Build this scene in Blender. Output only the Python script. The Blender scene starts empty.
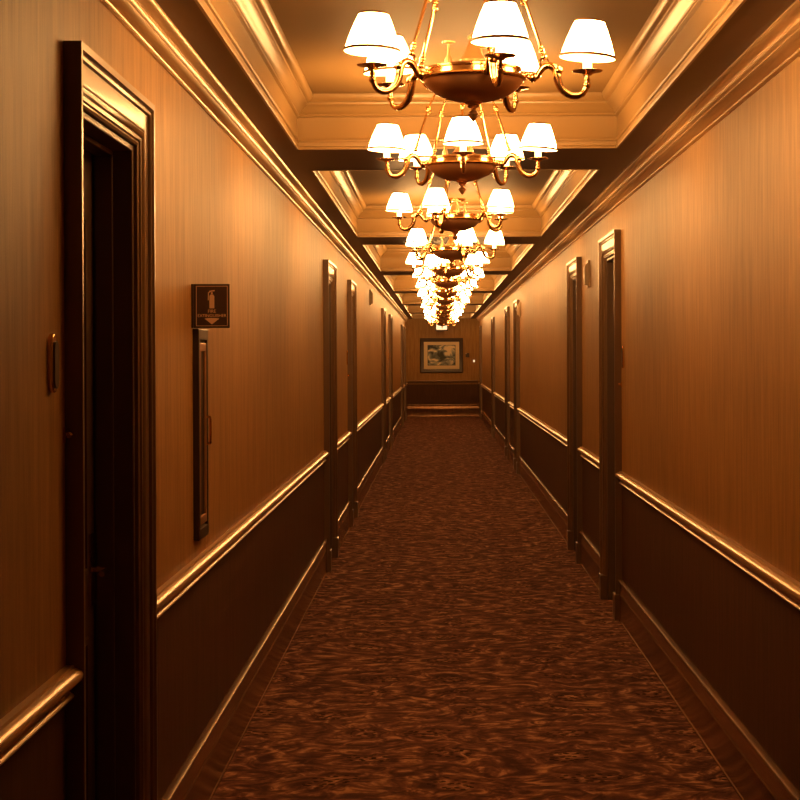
import bpy, bmesh, math, random
from mathutils import Vector, Matrix
random.seed(4)
PI = math.pi
S = bpy.context.scene
COL = S.collection

# ------------------------------------------------------------------ dimensions (metres)
EYE = 1.62
XL, XR = -0.86, 1.12            # wall faces
YB, YE = -2.5, 51.0             # back and end walls
SOF = EYE + 1.0                 # soffit height
CEI = EYE + 1.255               # coffer ceiling height
CX = 0.110                      # chandelier line
CXL, CXR = -0.677, 0.872        # coffer opening sides

# ------------------------------------------------------------------ materials
def mat(name, color, rough=0.5, metal=0.0, spec=0.5):
    m = bpy.data.materials.new(name); m.use_nodes = True
    b = m.node_tree.nodes['Principled BSDF']
    b.inputs['Base Color'].default_value = (*color, 1)
    b.inputs['Roughness'].default_value = rough
    b.inputs['Metallic'].default_value = metal
    b.inputs['Specular IOR Level'].default_value = spec
    return m
class NT:
    def __init__(s, m): s.t = m.node_tree; s.b = s.t.nodes['Principled BSDF']
    def n(s, typ, **kw):
        x = s.t.nodes.new(typ)
        for k, v in kw.items():
            if k in x.inputs: x.inputs[k].default_value = v
            else: setattr(x, k, v)
        return x
    def l(s, a, b): s.t.links.new(a, b)
    def coords(s, scale):
        g = s.n('ShaderNodeNewGeometry'); mp = s.n('ShaderNodeMapping')
        mp.inputs['Scale'].default_value = scale
        s.l(g.outputs['Position'], mp.inputs['Vector']); return mp.outputs['Vector']
    def ramp(s, fac, stops):
        r = s.n('ShaderNodeValToRGB'); e = r.color_ramp.elements
        while len(e) < len(stops): e.new(0.5)
        for q, (p, c) in zip(e, stops): q.position = p; q.color = (*c, 1)
        s.l(fac, r.inputs['Fac']); return r.outputs['Color']
    def mix(s, fac, a, b, blend='MIX'):
        x = s.n('ShaderNodeMix', data_type='RGBA', blend_type=blend)
        for i, v in ((0, fac), (6, a), (7, b)):
            if hasattr(v, 'links'): s.l(v, x.inputs[i])
            else: x.inputs[i].default_value = v if i == 0 else (*v, 1)
        return x.outputs[2]
    def math(s, op, a, b=0.0, c=0.0):
        x = s.n('ShaderNodeMath', operation=op)
        for i, v in enumerate((a, b, c)):
            if hasattr(v, 'links'): s.l(v, x.inputs[i])
            else: x.inputs[i].default_value = v
        return x.outputs[0]
    def bump(s, h, strength, dist):
        x = s.n('ShaderNodeBump'); x.inputs['Strength'].default_value = strength
        x.inputs['Distance'].default_value = dist
        s.l(h, x.inputs['Height']); s.l(x.outputs['Normal'], s.b.inputs['Normal'])

def wallpaper(name, c1, c2, rough, spec=0.12):
    m = mat(name, c1, rough, 0, spec); q = NT(m)
    v = q.coords((260, 260, 9)); fine = q.n('ShaderNodeTexNoise', Scale=1.0, Detail=3.0); q.l(v, fine.inputs['Vector'])
    v2 = q.coords((26, 26, 2.4)); med = q.n('ShaderNodeTexNoise', Scale=1.0, Detail=4.0); q.l(v2, med.inputs['Vector'])
    v3 = q.coords((200, 200, 330)); weave = q.n('ShaderNodeTexNoise', Scale=1.0, Detail=2.0); q.l(v3, weave.inputs['Vector'])
    f = q.math('ADD', q.math('MULTIPLY', fine.outputs['Fac'], 0.35), q.math('MULTIPLY', med.outputs['Fac'], 0.45))
    f = q.math('ADD', f, q.math('MULTIPLY', weave.outputs['Fac'], 0.2))
    c = q.ramp(f, [(0.36, c2), (0.62, c1)])
    q.l(c, q.b.inputs['Base Color']); q.bump(f, 0.25, 0.002)
    return m
M = {}
M['paper'] = wallpaper('tan grasscloth wallpaper', (0.46, 0.258, 0.090), (0.27, 0.142, 0.046), 0.5)
M['dado'] = wallpaper('dark brown dado wallpaper', (0.13, 0.066, 0.036), (0.088, 0.044, 0.024), 0.6, 0.05)
M['trim'] = mat('bronze painted moulding', (0.60, 0.38, 0.18), 0.28, 0.35, 0.6)
M['base'] = mat('brown painted baseboard', (0.28, 0.17, 0.09), 0.24, 0.55, 0.5)
M['casing'] = mat('brown painted door casing', (0.19, 0.11, 0.055), 0.29, 0.3, 0.7)
M['soffit'] = mat('tan beam paint darkened for shade', (0.10, 0.047, 0.021), 0.45)  # same tan paint as the coffers, unlit shade darkened into the colour
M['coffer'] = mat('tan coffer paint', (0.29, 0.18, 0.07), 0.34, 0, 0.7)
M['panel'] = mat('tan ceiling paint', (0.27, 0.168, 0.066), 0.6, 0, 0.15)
M['door'] = mat('dark stained door wood', (0.055, 0.028, 0.014), 0.4)
M['jamb'] = mat('dark brown jamb paint', (0.10, 0.055, 0.028), 0.42)
M['brass'] = mat('polished brass', (0.80, 0.50, 0.24), 0.16, 1.0)
M['bronze'] = mat('copper bronze', (0.62, 0.32, 0.15), 0.36, 0.75)
M['dark'] = mat('dark bronze metal', (0.05, 0.028, 0.016), 0.35, 0.4)
M['black'] = mat('black recess', (0.008, 0.006, 0.005), 0.3)
M['signface'] = mat('dark brown sign plastic', (0.045, 0.02, 0.012), 0.4)
M['signink'] = mat('tan sign print', (0.60, 0.38, 0.22), 0.5)
M['frame'] = mat('dark wood picture frame', (0.05, 0.025, 0.013), 0.35)
M['mat'] = mat('cream picture mat', (0.80, 0.66, 0.42), 0.8)
M['band'] = mat('brown shade binding', (0.20, 0.10, 0.04), 0.6)
M['plastic'] = mat('ivory plastic', (0.55, 0.42, 0.26), 0.35)

def wood_variation(m, c1, c2):
    q = NT(m); v = q.coords((14, 1.6, 3)); t = q.n('ShaderNodeTexNoise', Scale=1.0, Detail=5.0); q.l(v, t.inputs['Vector'])
    q.l(q.ramp(t.outputs['Fac'], [(0.35, c1), (0.65, c2)]), q.b.inputs['Base Color'])
wood_variation(M['base'], (0.36, 0.185, 0.085), (0.25, 0.125, 0.058))
wood_variation(M['door'], (0.05, 0.024, 0.012), (0.075, 0.038, 0.018))

def emis(name, col, st):
    m = bpy.data.materials.new(name); m.use_nodes = True
    b = m.node_tree.nodes['Principled BSDF']
    b.inputs['Base Color'].default_value = (0.8, 0.7, 0.55, 1)
    b.inputs['Emission Color'].default_value = (*col, 1); b.inputs['Emission Strength'].default_value = st
    return m
WARM = (1.0, 0.51, 0.165)
M['shade'] = emis('lit white lamp shade', WARM, 64.0)
M['lining'] = emis('glowing inner shade lining', WARM, 14.0)
M['sleeve'] = emis('glowing candle sleeve', WARM, 14.0)
M['lit'] = emis('lit sign face and glowing plate', (1.0, 0.75, 0.45), 1.1)

# carpet
def carpet():
    m = mat('scrolled brown carpet', (0.1, 0.05, 0.03), 0.95, 0, 0.1); q = NT(m)
    v = q.coords((1, 1, 1))
    wn = q.n('ShaderNodeTexNoise', Scale=1.9, Detail=2.0); q.l(v, wn.inputs['Vector'])
    sub = q.n('ShaderNodeVectorMath', operation='SUBTRACT'); q.l(wn.outputs['Color'], sub.inputs[0]); sub.inputs[1].default_value = (.5, .5, .5)
    sc = q.n('ShaderNodeVectorMath', operation='SCALE'); q.l(sub.outputs[0], sc.inputs[0]); sc.inputs['Scale'].default_value = 0.34
    ad = q.n('ShaderNodeVectorMath', operation='ADD'); q.l(v, ad.inputs[0]); q.l(sc.outputs[0], ad.inputs[1])
    vo = q.n('ShaderNodeTexVoronoi', Scale=2.1, Randomness=0.35); vo.voronoi_dimensions = '2D'; q.l(ad.outputs[0], vo.inputs['Vector'])
    ring = q.math('SINE', q.math('MULTIPLY', vo.outputs['Distance'], 22.0))
    n1 = q.n('ShaderNodeTexNoise', Scale=8.5, Detail=5.0, Distortion=2.2); q.l(ad.outputs[0], n1.inputs['Vector'])
    n2 = q.n('ShaderNodeTexNoise', Scale=60.0, Detail=2.0); q.l(v, n2.inputs['Vector'])
    f = q.math('ADD', q.math('MULTIPLY', ring, 0.06), q.math('MULTIPLY', n1.outputs['Fac'], 0.85))
    f = q.math('ADD', f, q.math('MULTIPLY', n2.outputs['Fac'], 0.15))
    c = q.ramp(f, [(0.36, (0.070, 0.030, 0.032)), (0.48, (0.15, 0.064, 0.058)), (0.57, (0.26, 0.125, 0.085)), (0.69, (0.62, 0.36, 0.21))])
    # small dark dots in the flower centres
    dots = q.n('ShaderNodeTexVoronoi', Scale=26.0); dots.voronoi_dimensions = '2D'; q.l(v, dots.inputs['Vector'])
    dd = q.math('MULTIPLY', q.math('LESS_THAN', dots.outputs['Distance'], 0.27), q.math('LESS_THAN', vo.outputs['Distance'], 0.2))
    c = q.mix(dd, c, (0.03, 0.01, 0.008))
    q.l(c, q.b.inputs['Base Color'])
    n3 = q.n('ShaderNodeTexNoise', Scale=400.0); q.l(v, n3.inputs['Vector']); q.bump(n3.outputs['Fac'], 0.5, 0.004)
    return m
M['carpet'] = carpet()

# generic landscape print: grey-green trees, pale sky patch
PX0 = 0.24
def print_mat():
    m = mat('landscape print', (0.4, 0.4, 0.35), 0.6); q = NT(m)
    v = q.coords((3.2, 1, 4.6)); t = q.n('ShaderNodeTexNoise', Scale=1.3, Detail=5.0, Distortion=0.8); q.l(v, t.inputs['Vector'])
    dv = q.n('ShaderNodeVectorMath', operation='DISTANCE'); g = q.n('ShaderNodeNewGeometry'); q.l(g.outputs['Position'], dv.inputs[0]); dv.inputs[1].default_value = (PX0, 50.98, 1.80)
    patch = q.math('MAXIMUM', q.math('SUBTRACT', 0.30, dv.outputs['Value']), 0.0)
    fac = q.math('ADD', q.math('MULTIPLY_ADD', t.outputs['Fac'], 1.3, -0.2), patch)
    q.l(q.ramp(fac, [(0.36, (0.03, 0.035, 0.03)), (0.46, (0.16, 0.18, 0.16)), (0.54, (0.36, 0.38, 0.32)), (0.62, (0.85, 0.72, 0.48))]), q.b.inputs['Base Color'])
    return m
M['print'] = print_mat()

# ------------------------------------------------------------------ mesh helpers
def box(bm, x0, x1, y0, y1, z0, z1, mi=0):
    v = [bm.verts.new(p) for p in ((x0,y0,z0),(x1,y0,z0),(x1,y1,z0),(x0,y1,z0),(x0,y0,z1),(x1,y0,z1),(x1,y1,z1),(x0,y1,z1))]
    for f in ((0,3,2,1),(4,5,6,7),(0,1,5,4),(1,2,6,5),(2,3,7,6),(3,0,4,7)):
        bm.faces.new([v[i] for i in f]).material_index = mi
def loft(bm, rings, close_ring=True, caps=True, mi=0, closed_path=False):
    vs = [[bm.verts.new(p) for p in r] for r in rings]
    n = len(rings[0]); R = len(vs)
    for a in range(R if closed_path else R-1):
        b = (a+1) % R
        for i in range(n if close_ring else n-1):
            j = (i+1) % n
            bm.faces.new((vs[a][i], vs[a][j], vs[b][j], vs[b][i])).material_index = mi
    if caps and close_ring and not closed_path:
        bm.faces.new(vs[0][::-1]).material_index = mi; bm.faces.new(vs[-1]).material_index = mi
def lathe(bm, prof, seg=24, c=(0,0), mi=0):
    prev = None
    for r, z in prof:
        if r < 1e-5: ring = [bm.verts.new((c[0], c[1], z))]
        else: ring = [bm.verts.new((c[0]+r*math.cos(2*PI*i/seg), c[1]+r*math.sin(2*PI*i/seg), z)) for i in range(seg)]
        if prev:
            for i in range(seg):
                j = (i+1) % seg
                a = [prev[i % len(prev)], prev[j % len(prev)], ring[j % len(ring)], ring[i % len(ring)]]
                u = []
                for q in a:
                    if q not in u: u.append(q)
                if len(u) > 2: bm.faces.new(u).material_index = mi
        prev = ring
def catmull(pts, n=5):
    P = [Vector(p) for p in pts]; P = [P[0]*2-P[1]] + P + [P[-1]*2-P[-2]]; out = []
    for i in range(1, len(P)-2):
        for k in range(n):
            t = k/n; a, b, c, d = P[i-1:i+3]
            out.append(0.5*((2*b)+(c-a)*t+(2*a-5*b+4*c-d)*t*t+(3*b-a-3*c+d)*t**3))
    out.append(P[-2]); return out
def tube(bm, pts, r, seg=8, mi=0):
    pts = [Vector(p) for p in pts]; rings = []
    up = Vector((0.13, 0.98, 0.11)).normalized()
    for i, p in enumerate(pts):
        d = (pts[min(i+1, len(pts)-1)] - pts[max(i-1, 0)]).normalized()
        a = (up - d*up.dot(d)).normalized(); b = d.cross(a)
        rr = r[i] if isinstance(r, list) else r
        rings.append([p + (a*math.cos(2*PI*k/seg)+b*math.sin(2*PI*k/seg))*rr for k in range(seg)])
    loft(bm, rings, mi=mi)
def ball(bm, c, r, mi=0, seg=10):
    ret = bmesh.ops.create_uvsphere(bm, u_segments=seg, v_segments=seg-2, radius=r, matrix=Matrix.Translation(c))
def obj(name, bm, mats, parent=None, smooth=False, bevel=0):
    bmesh.ops.recalc_face_normals(bm, faces=bm.faces)
    me = bpy.data.meshes.new(name); bm.to_mesh(me); bm.free()
    for m in (mats if isinstance(mats, list) else [mats]): me.materials.append(M[m])
    o = bpy.data.objects.new(name, me); COL.objects.link(o)
    if parent: o.parent = parent
    if smooth:
        for p in me.polygons: p.use_smooth = True
        try: me.set_sharp_from_angle(angle=math.radians(40))
        except Exception: pass
    if bevel:
        b = o.modifiers.new('bevel', 'BEVEL'); b.width = bevel; b.segments = 2; b.limit_method = 'ANGLE'
    return o
def empty(name, loc=(0,0,0), rz=0):
    o = bpy.data.objects.new(name, None); o.empty_display_size = 0.1; COL.objects.link(o)
    o.location = loc; o.rotation_euler = (0, 0, rz); return o
def tag(o, label=None, cat=None, group=None, kind=None):
    if label: o['label'] = label
    if cat: o['category'] = cat
    if group: o['group'] = group
    if kind: o['kind'] = kind
    return o
def copy_tree(o, parent=None):
    c = o.copy(); COL.objects.link(c)
    if parent: c.parent = parent
    for ch in [x for x in list(COL.objects) if x.parent == o]: copy_tree(ch, c)
    return c
def B(): return bmesh.new()

# ------------------------------------------------------------------ door layout  (outer casing extents along the corridor)
CW = 0.13                        # casing width
LEFT = [4.376, 14.28, 18.05, 28.8, 33.1, 43.8, 47.7]
RIGHT = [11.60, 14.78, 26.0, 29.6, 37.4, 48.4]
DW = 1.135                       # width over casings
HEADS = {-1: EYE + 0.730 - CW, 1: EYE + 0.768 - CW}   # opening heights
WT = 0.22                        # wall thickness
RAIL = 0.86

def side_wall(name, side, doors):
    bm = B(); X = XL if side < 0 else XR; HEAD = HEADS[side]
    x0, x1 = (X-WT, X) if side < 0 else (X, X+WT)
    ys = YB-0.2
    for d in doors + [None]:
        ye = d + CW if d is not None else YE+0.2
        box(bm, x0, x1, ys, ye, 0, RAIL, 1); box(bm, x0, x1, ys, ye, RAIL, SOF+0.2, 0)
        if d is not None:
            ys = d + DW - CW
            box(bm, x0, x1, ye, ys, HEAD, SOF+0.2, 0)
    return tag(obj(name, bm, ['paper', 'dado']), 'tan papered %s wall of the corridor over a dark dado' % name.split('_')[1], 'wall', kind='structure')
side_wall('wall_left', -1, LEFT); side_wall('wall_right', 1, RIGHT)
for nm, y0, y1 in (('wall_end', YE, YE+0.2), ('wall_back', YB-0.2, YB)):
    bm = B(); box(bm, XL, XR, y0, y1, 0, RAIL, 1); box(bm, XL, XR, y0, y1, RAIL, SOF+0.2, 0)
    tag(obj(nm, bm, ['paper', 'dado']), 'tan papered wall over a dark dado %s' % ('at the far end of the corridor, behind the framed picture' if nm == 'wall_end' else 'closing the corridor behind the viewer'), 'wall', kind='structure')
bm = B(); box(bm, XL-0.3, XR+0.3, YB-0.2, YE+0.2, -0.1, 0)
tag(obj('floor', bm, 'carpet'), 'brown carpet with scrolled leaf pattern running the whole corridor', 'floor', kind='structure')

# runs of wall between doors
def runs(doors):
    out = []; y = YB
    for d in doors: out.append((y, d)); y = d + DW
    out.append((y, YE)); return out
def sweep_y(bm, prof, side, y0, y1, X):
    # prof: (projection from wall, z)
    rings = [[(X - side*p, y, z) for p, z in prof] for y in (y0, y1)]
    loft(bm, rings)
RAILP = [(0, .80), (.014, .80), (.021, .804), (.023, .810), (.019, .816), (.010, .822), (.009, .832), (.016, .838), (.022, .845), (.028, .852), (.036, .858), (.040, .868), (.040, .878), (.036, .888), (.026, .894), (.020, .897), (.018, .905), (0, .905)]
RAILP = [(p*(.85 if z < .83 else 1), .912-(.905-z)*.74) for p, z in RAILP]
BASEP = [(0, 0), (.0235, 0), (.024, .0035), (.022, .007), (.0185, .010), (.018, .014), (.018, .160), (.022, .165), (.018, .172), (.020, .182), (.016, .190), (.018, .200), (.014, .210), (.014, .225), (.024, .236), (.027, .244), (.024, .252), (.014, .256), (0, .256)]
def crown(p, h):
    q = [(0, 0), (.10, 0), (.15, .04), (.15, .10), (.10, .13), (.12, .17), (.24, .20), (.38, .25), (.50, .33), (.56, .40), (.54, .43), (.60, .47), (.66, .56), (.66, .66), (.60, .72), (.64, .75), (.80, .79), (.92, .84), (.97, .89), (1.0, .93), (1.0, 1.0), (0, 1.0)]
    return [(a*p, SOF-h+b*h) for a, b in q]
n_trim = 0
for side, X, doors, nm, cp, ch in ((-1, XL, LEFT, 'left', .072, .090), (1, XR, RIGHT, 'right', .105, .078)):
    bm = B()
    for a, b in runs(doors): sweep_y(bm, RAILP, side, a, b, X)
    n_trim += 1; tag(obj('trim_%d' % n_trim, bm, 'trim', smooth=True), 'bronze chair rail moulding along the %s wall' % nm, 'moulding', kind='structure')
    bm = B()
    for a, b in runs(doors): sweep_y(bm, BASEP, side, a, b, X)
    tag(obj('baseboard_' + nm, bm, 'base', smooth=True), 'tall brown moulded baseboard along the %s wall' % nm, 'baseboard', kind='structure')
    bm = B(); sweep_y(bm, crown(cp, ch), side, YB, YE, X)
    n_trim += 1; tag(obj('trim_%d' % n_trim, bm, 'trim', smooth=True), 'glossy crown moulding where the %s wall meets the ceiling' % nm, 'moulding', kind='structure')
def sweep_x(bm, prof, Y, x0, x1):
    loft(bm, [[(x, Y - p, z) for p, z in prof] for x in (x0, x1)])
bm = B(); sweep_x(bm, [(p, z+.055) for p, z in RAILP], YE, XL+.04, XR-.04); n_trim += 1
tag(obj('trim_%d' % n_trim, bm, 'casing', smooth=True), 'chair rail moulding across the end wall', 'moulding', kind='structure')
bm = B(); sweep_x(bm, [(p, z*1.27) for p, z in BASEP], YE, XL+.034, XR-.034)
tag(obj('baseboard_end', bm, 'base', smooth=True), 'brown baseboard across the end wall', 'baseboard', kind='structure')

# ------------------------------------------------------------------ coffered ceiling
FAR = [2.35, 9.15, 15.9, 22.3, 29.1, 36.3, 43.5, 50.4]
NEAR = [-2.2, 3.40, 10.2, 17.0, 23.4, 30.2, 37.4, 44.6]
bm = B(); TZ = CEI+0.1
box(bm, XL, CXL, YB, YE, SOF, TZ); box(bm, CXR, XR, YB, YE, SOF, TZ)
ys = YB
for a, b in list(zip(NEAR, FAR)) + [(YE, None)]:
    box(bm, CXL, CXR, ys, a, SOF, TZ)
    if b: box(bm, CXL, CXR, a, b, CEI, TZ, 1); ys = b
tag(obj('ceiling', bm, ['soffit', 'panel']), 'ceiling beams with shade darkened into their paint, around recessed tan coffers', 'ceiling', kind='structure')
# moulded lining of each coffer: (projection inwards, height)
COFP = [(.000, SOF-.004), (.010, SOF-.004), (.012, SOF+.006), (.006, SOF+.012), (.006, SOF+.030), (.012, SOF+.034), (.014, SOF+.042), (.006, SOF+.048), (.004, SOF+.052), (.004, SOF+.150),
        (.010, SOF+.152), (.016, SOF+.158), (.014, SOF+.166), (.020, SOF+.170), (.028, SOF+.184), (.042, SOF+.200), (.056, SOF+.208), (.058, SOF+.216), (.066, SOF+.218), (.078, SOF+.232), (.084, SOF+.244), (.084, SOF+.2549), (.0, SOF+.2549)]
for k, (a, b) in enumerate(zip(NEAR, FAR)):
    bm = B(); rings = []
    for sx, sy in ((0, 0), (1, 0), (1, 1), (0, 1)):
        rings.append([((CXR-p) if sx else (CXL+p), (b-p) if sy else (a+p), z) for p, z in COFP])
    loft(bm, rings, closed_path=True, caps=False)
    n_trim += 1; tag(obj('trim_%d' % n_trim, bm, 'coffer', smooth=True), 'moulded lining around ceiling coffer number %d from the camera' % k if k else 'moulded lining of the ceiling coffer above the viewer', 'moulding', kind='structure')

# ------------------------------------------------------------------ doors
CASP = [(0, 0), (0, .010), (.006, .014), (.012, .012), (.014, .018), (.022, .020), (.026, .014), (.030, .022), (.038, .026), (.044, .020), (.050, .024), (.094, .026), (.097, .034), (.103, .036), (.106, .031), (.109, .036), (.113, .042), (CW, .042), (CW, 0)]
def door(n, side, y0, label):
    X = XL if side < 0 else XR; HEAD = HEADS[side]
    root = empty('door_%d' % n, (X, y0 + DW/2, 0)); tag(root, label, 'door', kind='structure')
    w = DW/2 - CW                       # half opening, local y; local x: positive = into the corridor side
    s = -side
    bm = B(); rings = []
    for sgn, z in ((-1, 0), (-1, 1), (1, 1), (1, 0)):
        rings.append([(s*v, sgn*(w+u), (HEAD+u) if z else 0.16) for u, v in CASP])
    loft(bm, rings); obj('casing', bm, 'casing', root, smooth=True)
    for sgn in (-1, 1):
        bm = B(); ya, yb = sorted((sgn*(w-.002), sgn*(w+CW+.004)))
        box(bm, *sorted((0, s*.048)), ya, yb, 0, .16); obj('plinth_block', bm, 'casing', root, bevel=.004)
    # jamb lining and stop, set into the wall thickness
    bm = B()
    def xb(a, b): return sorted((-s*a, -s*b))
    for sgn in (-1, 1):
        ya, yb = sorted((sgn*(w-.018), sgn*w)); box(bm, *xb(0, .20), ya, yb, 0, HEAD)
        ya, yb = sorted((sgn*(w-.032), sgn*(w-.018))); box(bm, *xb(.055, .105), ya, yb, 0, HEAD-.018)
    box(bm, *xb(0, .20), -w+.018, w-.018, HEAD-.018, HEAD)
    box(bm, *xb(.055, .105), -w+.018, w-.018, HEAD-.032, HEAD-.018)
    obj('jamb', bm, 'jamb', root, bevel=.003)
    # leaf: slab with two raised-and-fielded panels
    bm = B(); lw = w-.021
    box(bm, *xb(.112, .15), -lw, lw, .008, HEAD-.021)
    for z0, z1 in ((.22, .85), (1.02, 2.02)):
        yy = lw-.12
        for t0, t1, q in ((.106, .112, 0), (.108, .112, .05)):
            if q == 0:
                for r in ((-yy, yy, z0, z0+.02), (-yy, yy, z1-.02, z1), (-yy, -yy+.02, z0+.02, z1-.02), (yy-.02, yy, z0+.02, z1-.02)): box(bm, *xb(t0, t1), *r)
            else: box(bm, *xb(t0, t1), -yy+q, yy-q, z0+q, z1-q)
    leaf = obj('leaf', bm, 'door', root, bevel=.002)
    bm = B(); hy = lw-.07
    box(bm, *xb(.104, .112), hy-.025, hy+.025, .93, 1.13)
    tube(bm, [(-s*.108, hy, 1.03), (-s*.065, hy, 1.03), (-s*.06, hy-.01, 1.03), (-s*.06, hy-.11, 1.03)], .008)
    h = obj('lever_handle', bm, 'brass', leaf, smooth=True); h.location = (0, 0, 0)
    return root
ordn = ['nearest', 'second', 'third', 'fourth', 'fifth', 'sixth', 'seventh']
n = 0
for side, lst, nm in ((-1, LEFT, 'left'), (1, RIGHT, 'right')):
    for i, y in enumerate(lst):
        n += 1; door(n, side, y, 'recessed door in moulded brown casing, %s along the %s wall' % (ordn[i], nm))

# ------------------------------------------------------------------ chandelier (origin at its ceiling mount)
def Z(z): return z - 1.255
ARM_R = .345
def make_chandelier():
    root = empty('chandelier', (0, 0, 0))
    bm = B(); lathe(bm, [(r, Z(z)) for r, z in [(0, .767), (.03, .768), (.06, .772), (.09, .781), (.115, .793), (.135, .808), (.148, .824), (.153, .834)]], 40)
    lathe(bm, [(r, Z(z)) for r, z in [(0.0, .770), (.06, .776), (.09, .785), (.112, .797), (.131, .812), (.143, .828), (.153, .834)]], 40)
    obj('bowl', bm, 'bronze', root, smooth=True)
    bm = B(); lathe(bm, [(r, Z(z)) for r, z in [(.148, .831), (.157, .833), (.162, .838), (.157, .844), (.144, .846), (.141, .860), (.147, .863), (.147, .869), (.134, .872), (.10, .880), (.04, .886), (0, .888)]], 40)
    obj('rim', bm, 'brass', root, smooth=True)
    bm = B(); prof = [(.040, .884), (.042, .895), (.034, .904), (.030, .910), (.024, .925), (.014, .948), (.011, .955), (.017, .960), (.017, .966), (.008, .972), (0, .975)]
    lathe(bm, [(r, Z(z)) for r, z in prof], 16)
    for k in range(3):
        a = 2*PI*k/3+.5; c = (.075*math.cos(a), .075*math.sin(a)); lathe(bm, [(r, Z(z)) for r, z in [(.012, .878), (.012, .895), (.005, .910), (.004, .942), (.020, .944), (.021, .949), (0, .951)]], 12, c)
    obj('centre_post', bm, 'bronze', root, smooth=True)
    bm = B(); prof = [(0, .772), (.024, .770), (.026, .764), (.016, .760), (.018, .754), (.009, .749), (.007, .742), (.013, .738), (.017, .732), (.013, .722), (.005, .712), (0, .706)]
    lathe(bm, [(r, Z(z)) for r, z in prof], 16); obj('finial', bm, 'bronze', root, smooth=True)
    bm = B(); prof = [(0, 1.255), (.115, 1.255), (.118, 1.248), (.10, 1.236), (.07, 1.226), (.03, 1.22), (0, 1.218)]
    lathe(bm, [(r, Z(z)) for r, z in prof], 28); obj('ceiling_canopy', bm, 'brass', root, smooth=True)
    path = catmull([(.142, 0, .850), (.160, 0, .845), (.178, 0, .838), (.192, 0, .840), (.202, 0, .856), (.214, 0, .870), (.232, 0, .874), (.248, 0, .862), (.253, 0, .844), (.258, 0, .822), (.272, 0, .797), (.298, 0, .781), (.325, 0, .783), (.340, 0, .800), (.345, 0, .828), (.345, 0, .850)], 4)
    bm = B(); L = len(path)
    tube(bm, [(p.x, p.y, Z(p.z)) for p in path], [.0066 + .0052*math.sin(PI*min(1, i/(L-1)))**1.5 for i in range(L)], 10)
    for c, r in (((.181, 0, .838), .0145), ((.163, 0, .848), .010), ((.258, .0, .858), .014), ((.345, 0, .812), .011), ((.345, 0, .830), .009)): ball(bm, (c[0], c[1], Z(c[2])), r)
    arm0 = obj('arm', bm, 'brass', root, smooth=True)
    bm = B(); prof = [(0, .842), (.012, .842), (.018, .848), (.044, .853), (.046, .856), (.042, .857), (.017, .853), (.016, .862), (0, .862)]
    lathe(bm, [(r, Z(z)-Z(.85)) for r, z in prof], 24); pan = obj('drip_pan', bm, 'brass', arm0, smooth=True); pan.location = (ARM_R, 0, Z(.85))
    bm = B(); lathe(bm, [(r, z) for r, z in [(0, .008), (.0135, .008), (.0135, .075), (.006, .077), (0, .077)]], 14)
    sl = obj('candle_sleeve', bm, 'sleeve', arm0, smooth=True); sl.location = (ARM_R, 0, Z(.855))
    bm = B(); R1, R2, H = .083, .043, .113
    prof = [(R1+(R2-R1)*k/8 + .003*math.sin(PI*k/8), H*k/8) for k in range(9)]
    lathe(bm, prof, 28); lathe(bm, [(a-.0015, b) for a, b in prof], 28, mi=2)
    lathe(bm, [(R1+.0005, -.001), (R1+.0022, 0), (R1+.0012, .0075), (R1-.0012, .008)], 28, mi=1)
    lathe(bm, [(R2+.0005, H+.001), (R2+.0022, H), (R2+.0034, H-.0055), (R2+.001, H-.006)], 28, mi=1)
    sh = obj('lamp_shade', bm, ['shade', 'band', 'lining'], arm0, smooth=True); sh.location = (ARM_R, 0, Z(.894))
    # suspension rod
    bm = B(); a = Vector((.215, 0, Z(.900))); b = Vector((.152, 0, Z(1.09))); c = Vector((.085, 0, Z(1.225)))
    d = (b-a)
    tube(bm, [a+d*.02, a+d*.98], .0052, 8); tube(bm, [b, c], .004, 8)
    for t, r in ((0, .010), (.07, .008), (.11, .0095), (.16, .007), (.92, .008), (.96, .0105), (1.0, .009)): ball(bm, a+d*t, r)
    ring = [(.215+.013*math.cos(q), 0.002, Z(.885)+.013*math.sin(q)) for q in [2*PI*i/14 for i in range(15)]]; tube(bm, ring, .003, 6)
    ring = [(.155+.010*math.cos(q), 0.0, Z(1.075)+.016*math.sin(q)) for q in [2*PI*i/14 for i in range(15)]]; tube(bm, ring, .003, 6)
    rod0 = obj('suspension_rod', bm, 'brass', root, smooth=True)
    return root, arm0, rod0
root, arm0, rod0 = make_chandelier()
def face(deg): return math.radians(deg) - PI/2      # 0 = pointing at the viewer, positive to the right
tilts = [(0, 0), (.0, .07), (.05, -.02), (-.05, .03), (.0, -.05)]
def finish(root, arm0, rod0):
    for k in range(5):
        a = arm0 if k == 0 else copy_tree(arm0, root)
        r = rod0 if k == 0 else copy_tree(rod0, root)
        a.rotation_euler = (0, 0, 2*PI*k/5); r.rotation_euler = (0, 0, 2*PI*k/5)
        for ch in a.children:
            if ch.name.startswith('lamp_shade'): ch.rotation_euler = (tilts[k][0], tilts[k][1], 0)
finish(root, arm0, rod0)
CH = [(5.75, 12), (8.35, 0), (11.7, -20), (15.2, 20), (18.5, -8), (21.5, 30), (25.0, 5), (28.5, -30), (31.9, 15), (35.3, -12), (38.8, 33), (42.2, 2), (45.8, -24), (48.9, 10)]
num = ['first', 'second', 'third', 'fourth', 'fifth', 'sixth', 'seventh', 'eighth', 'ninth', 'tenth', 'eleventh', 'twelfth', 'thirteenth', 'last']
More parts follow.
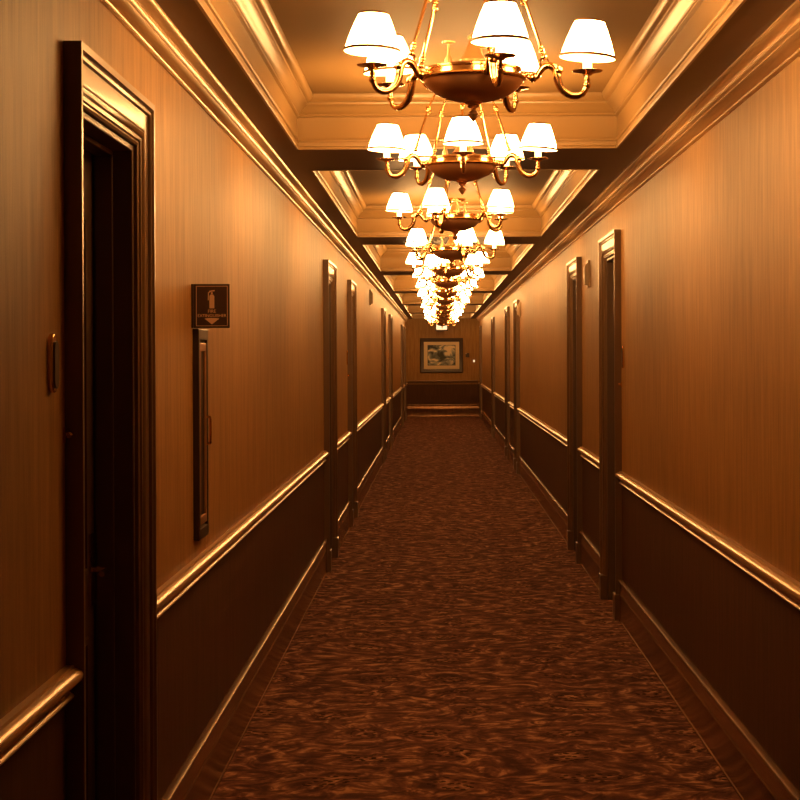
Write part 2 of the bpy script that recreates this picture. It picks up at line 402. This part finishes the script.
for i, (y, deg) in enumerate(CH):
    o = root if i == 0 else copy_tree(root)
    o.location = (CX, y, CEI); o.rotation_euler = (0, 0, face(deg))
    if i == 0: lb = 'largest and nearest brass chandelier, five lit white shades, rods cut off by the top edge'
    elif i == 13: lb = 'farthest brass chandelier of the row, nearest the end wall with the framed picture'
    else: lb = '%s brass chandelier with five lit shades, counted from the viewer along the ceiling' % num[i]
    tag(o, lb, 'chandelier', 'brass chandeliers in a row down the corridor ceiling')

# ------------------------------------------------------------------ things on the walls
def rbox_yz(bm, x0, x1, cy, cz, w, h, r, n=6):
    pts = []
    for qx, qz, a0 in ((1, 1, 0), (-1, 1, 90), (-1, -1, 180), (1, -1, 270)):
        for k in range(n+1):
            a = math.radians(a0+90*k/n); pts.append((cy+qx*(w/2-r)+r*math.cos(a), cz+qz*(h/2-r)+r*math.sin(a)))
    loft(bm, [[(x, p[0], p[1]) for p in pts] for x in (x0, x1)])
# oblong key-card plate + doorbell beside doors
def plate(side, y, label, group='oblong plates beside the doors'):
    X = XL if side < 0 else XR; s = -side
    o = empty('door_plate', (X, y, EYE-.012)); tag(o, label, 'wall plate', group)
    bm = B(); rbox_yz(bm, -s*.004, s*.011, 0, 0, .062, .132, .030); obj('back_plate', bm, 'brass', o, smooth=True, bevel=.003)
    bm = B(); rbox_yz(bm, s*.011, s*.015, 0, -.004, .046, .105, .022); obj('cover', bm, 'dark', o, smooth=True)
def bell(side, y, label):
    X = XL if side < 0 else XR; s = -side
    o = empty('doorbell', (X, y, EYE-.178)); tag(o, label, 'doorbell', 'small brass doorbells beside the doors')
    bm = B(); rbox_yz(bm, 0, s*.005, 0, 0, .018, .036, .009); obj('escutcheon', bm, 'brass', o, smooth=True)
    bm = B(); ball(bm, (s*.012, 0, 0), .009); obj('button', bm, 'brass', o, smooth=True)
for side, d, lb in ((-1, LEFT[0], 'beside the nearest left door'), (-1, LEFT[2], 'beside the third left door'), (-1, LEFT[4], 'beside the fifth left door'), (1, RIGHT[0], 'beside the nearest right door'), (1, RIGHT[2], 'beside the third right door')):
    plate(side, d-.16, 'dark oblong brass-rimmed plate on the wall ' + lb)
    bell(side, d-.012, 'tiny bright brass doorbell on the wall ' + lb)
# high wall-mounted alarm fixtures
def alarm(side, y, z, label):
    X = XL if side < 0 else XR; s = -side
    o = empty('wall_alarm', (X, y, z)); tag(o, label, 'wall fixture', 'slim fixtures high on the walls')
    bm = B(); rbox_yz(bm, 0, s*.018, 0, 0, .11, .20, .012); obj('back_plate', bm, 'plastic', o, bevel=.003)
    bm = B(); loft(bm, [[(x, yy, zz) for yy, zz in pr] for x, pr in ((s*.018, ((-.04, -.085), (.04, -.085), (.04, .085), (-.04, .085))), (s*.042, ((-.03, -.08), (.03, -.08), (.03, .05), (-.03, .05))))])
    obj('housing', bm, 'plastic', o, bevel=.003)
alarm(1, 14.0, EYE+.60, 'slim beige fixture high on the right wall between the two nearest doors')
alarm(1, 25.7, EYE+.63, 'slim beige fixture high on the right wall just before the third door')
alarm(-1, 24.0, EYE+.745, 'slim beige fixture high on the left wall beyond the third door')

# fire extinguisher cabinet
o = empty('fire_extinguisher_cabinet', (XL, 6.66, EYE-.645)); tag(o, 'narrow dark metal fire extinguisher cabinet on left wall under the small sign', 'cabinet')
W, H = .27, .745
bm = B()
for r in ((0, .03, 0, H), (W-.03, W, 0, H), (.03, W-.03, 0, .04), (.03, W-.03, H-.04, H)): box(bm, 0, .022, *r)
obj('frame', bm, 'dark', o, bevel=.003)
bm = B(); box(bm, 0, .012, .03, W-.03, .04, H-.04); 
dr = obj('door', bm, 'dark', o)
bm = B()
for r in ((.04, .06, .05, H-.05), (W-.06, W-.04, .05, H-.05), (.06, W-.06, .05, .08), (.06, W-.06, H-.08, H-.05)): box(bm, .012, .020, *r)
obj('door_rim', bm, 'bronze', dr, bevel=.002)
bm = B(); box(bm, .012, .014, .10, .17, .16, H-.14); obj('window_strip', bm, 'black', dr)
bm = B(); tube(bm, catmull([(.012, .225, .33), (.028, .225, .332), (.034, .225, .342), (.034, .225, .418), (.028, .225, .428), (.012, .225, .43)], 4), .0045, 8); obj('pull_handle', bm, 'brass', dr, smooth=True)

# projecting sign
def text_mesh(s, size, parent, loc, rot, mname):
    cu = bpy.data.curves.new('lettering', 'FONT'); cu.body = s; cu.size = size; cu.align_x = 'CENTER'; cu.extrude = .0006
    t = bpy.data.objects.new('t', cu); COL.objects.link(t)
    bpy.context.view_layer.update()
    me = bpy.data.meshes.new_from_object(t.evaluated_get(bpy.context.evaluated_depsgraph_get())); bpy.data.objects.remove(t)
    o = bpy.data.objects.new('lettering', me); COL.objects.link(o); me.materials.clear(); me.materials.append(M[mname])
    o.parent = parent; o.location = loc; o.rotation_euler = rot; return o
o = empty('fire_extinguisher_sign', (XL, 6.64, EYE+.178)); tag(o, 'small dark projecting sign with extinguisher symbol and arrow above the cabinet', 'sign')
bm = B(); box(bm, .003, .133, -.004, .004, -.077, .077); face_ = obj('panel', bm, 'signface', o, bevel=.002)
bm = B(); box(bm, 0, .006, -.012, .012, -.077, .077); obj('wall_bracket', bm, 'dark', o, bevel=.001)
bm = B(); a = -.0052; bx0, bx1, bz0, bz1, t = .016, .126, -.070, .070, .0018
for r in ((bx0, bx1, bz0, bz0+t), (bx0, bx1, bz1-t, bz1), (bx0, bx0+t, bz0+t, bz1-t), (bx1-t, bx1, bz0+t, bz1-t)): box(bm, r[0], r[1], a, -.004, r[2], r[3])
obj('border_line', bm, 'signink', face_)
bm = B()
def prism(bm, pts): loft(bm, [[(x, y, z) for x, z in pts] for y in (-.0055, -.004)])
cxs = .071
prism(bm, [(cxs-.0085, -.008), (cxs+.0085, -.008), (cxs+.0085, .034), (cxs+.005, .040), (cxs-.005, .040), (cxs-.0085, .034)])
prism(bm, [(cxs-.003, .041), (cxs+.003, .041), (cxs+.003, .048), (cxs-.003, .048)])
prism(bm, [(cxs-.009, .049), (cxs+.010, .052), (cxs+.010, .056), (cxs-.009, .053)])
prism(bm, [(cxs-.014, .020), (cxs-.011, .020), (cxs-.010, .046), (cxs-.004, .049), (cxs-.004, .052), (cxs-.013, .048)])
obj('extinguisher_symbol', bm, 'signink', face_)
bm = B(); prism(bm, [(cxs-.026, -.044), (cxs, -.064), (cxs+.026, -.044), (cxs+.015, -.042), (cxs-.015, -.042)]); obj('down_arrow', bm, 'signink', face_)
text_mesh('FIRE', .016, face_, (cxs, -.0048, -.0235), (PI/2, 0, 0), 'signink')
text_mesh('EXTINGUISHER', .0148, face_, (cxs, -.0048, -.0385), (PI/2, 0, 0), 'signink')

# ------------------------------------------------------------------ end wall
PX, PZ = .095, EYE+.015
o = empty('framed_picture', (PX, YE, PZ)); tag(o, 'framed landscape print in dark wood on the end wall', 'picture')
bm = B(); rings = []
for sx, sz in ((-1, -1), (1, -1), (1, 1), (-1, 1)):
    rings.append([(sx*(.575-u), -v, sz*(.465-u)) for u, v in ((0, 0), (0, .03), (.02, .045), (.05, .04), (.08, .03), (.10, .022), (.10, 0))])
loft(bm, rings, closed_path=True, caps=False); obj('frame', bm, 'frame', o, smooth=True)
bm = B(); box(bm, -.476, .476, -.012, 0, -.366, .366); obj('mat_board', bm, 'mat', o)
bm = B(); box(bm, -.37, .37, -.016, -.012, -.265, .275); obj('print', bm, 'print', o)
bm = B()
for r in ((-.375, -.366, -.27, .28), (.366, .375, -.27, .28), (-.366, .366, -.27, -.262), (-.366, .366, .272, .28)): box(bm, r[0], r[1], -.018, -.012, r[2], r[3])
obj('inner_fillet', bm, 'frame', o)
o = empty('thermostat', (.79, YE, EYE+.02)); tag(o, 'small dark wall box right of the framed picture', 'wall box')
bm = B(); box(bm, -.05, .05, -.03, .004, -.055, .055); obj('case', bm, 'dark', o, bevel=.006)
bm = B(); box(bm, -.052, -.02, -.034, -.03, .03, .052); obj('tab', bm, 'plastic', o)
o = empty('switch_plate', (.965, YE, EYE-.14)); tag(o, 'tiny switch plate with an added glow, low at the right of the end wall', 'switch')
bm = B(); box(bm, -.022, .022, -.008, 0, -.03, .03); obj('cover', bm, 'lit', o, bevel=.003)  # added glow: the plate is no lamp, emission makes it look bright
bm = B(); box(bm, -.006, .006, -.016, -.008, -.012, .012); obj('toggle', bm, 'plastic', o)
o = empty('lit_sign', (.10, YE-.6, SOF)); tag(o, 'lit boxed sign in dark frame hanging above the framed picture', 'sign')
bm = B(); ww, zt, zb = .165, -.04, -.33
box(bm, -ww, ww, -.03, .03, zb, zb+.03); box(bm, -ww, ww, -.03, .03, zt-.03, zt); box(bm, -ww, -ww+.025, -.03, .03, zb+.03, zt-.03); box(bm, ww-.025, ww, -.03, .03, zb+.03, zt-.03)
obj('frame', bm, 'dark', o)
bm = B(); box(bm, -ww+.025, ww-.025, -.022, .022, zb+.03, zt-.03); obj('lit_face', bm, 'lit', o)
bm = B(); box(bm, -.06, .06, -.02, .02, zt, 0); obj('ceiling_mount', bm, 'dark', o)

# ------------------------------------------------------------------ world, camera, colour
w = bpy.data.worlds.new('world'); S.world = w; w.use_nodes = True
w.node_tree.nodes['Background'].inputs[0].default_value = (0, 0, 0, 1)
cam = bpy.data.cameras.new('camera'); co = bpy.data.objects.new('camera', cam); COL.objects.link(co)
cam.sensor_width = 36; cam.lens = 1900/800*36; cam.shift_x = -38/800; cam.shift_y = -44/800
cam.clip_start = .05; cam.clip_end = 200
co.matrix_world = Matrix.Translation((0, 0, EYE)) @ Matrix.Rotation(PI/2, 4, 'X') @ Matrix.Rotation(math.radians(-.25), 4, 'Z')
S.camera = co
S.view_settings.view_transform = 'Standard'; S.view_settings.look = 'None'
S.view_settings.gamma = 1; S.view_settings.use_curve_mapping = False
S.view_settings.exposure = 0.0
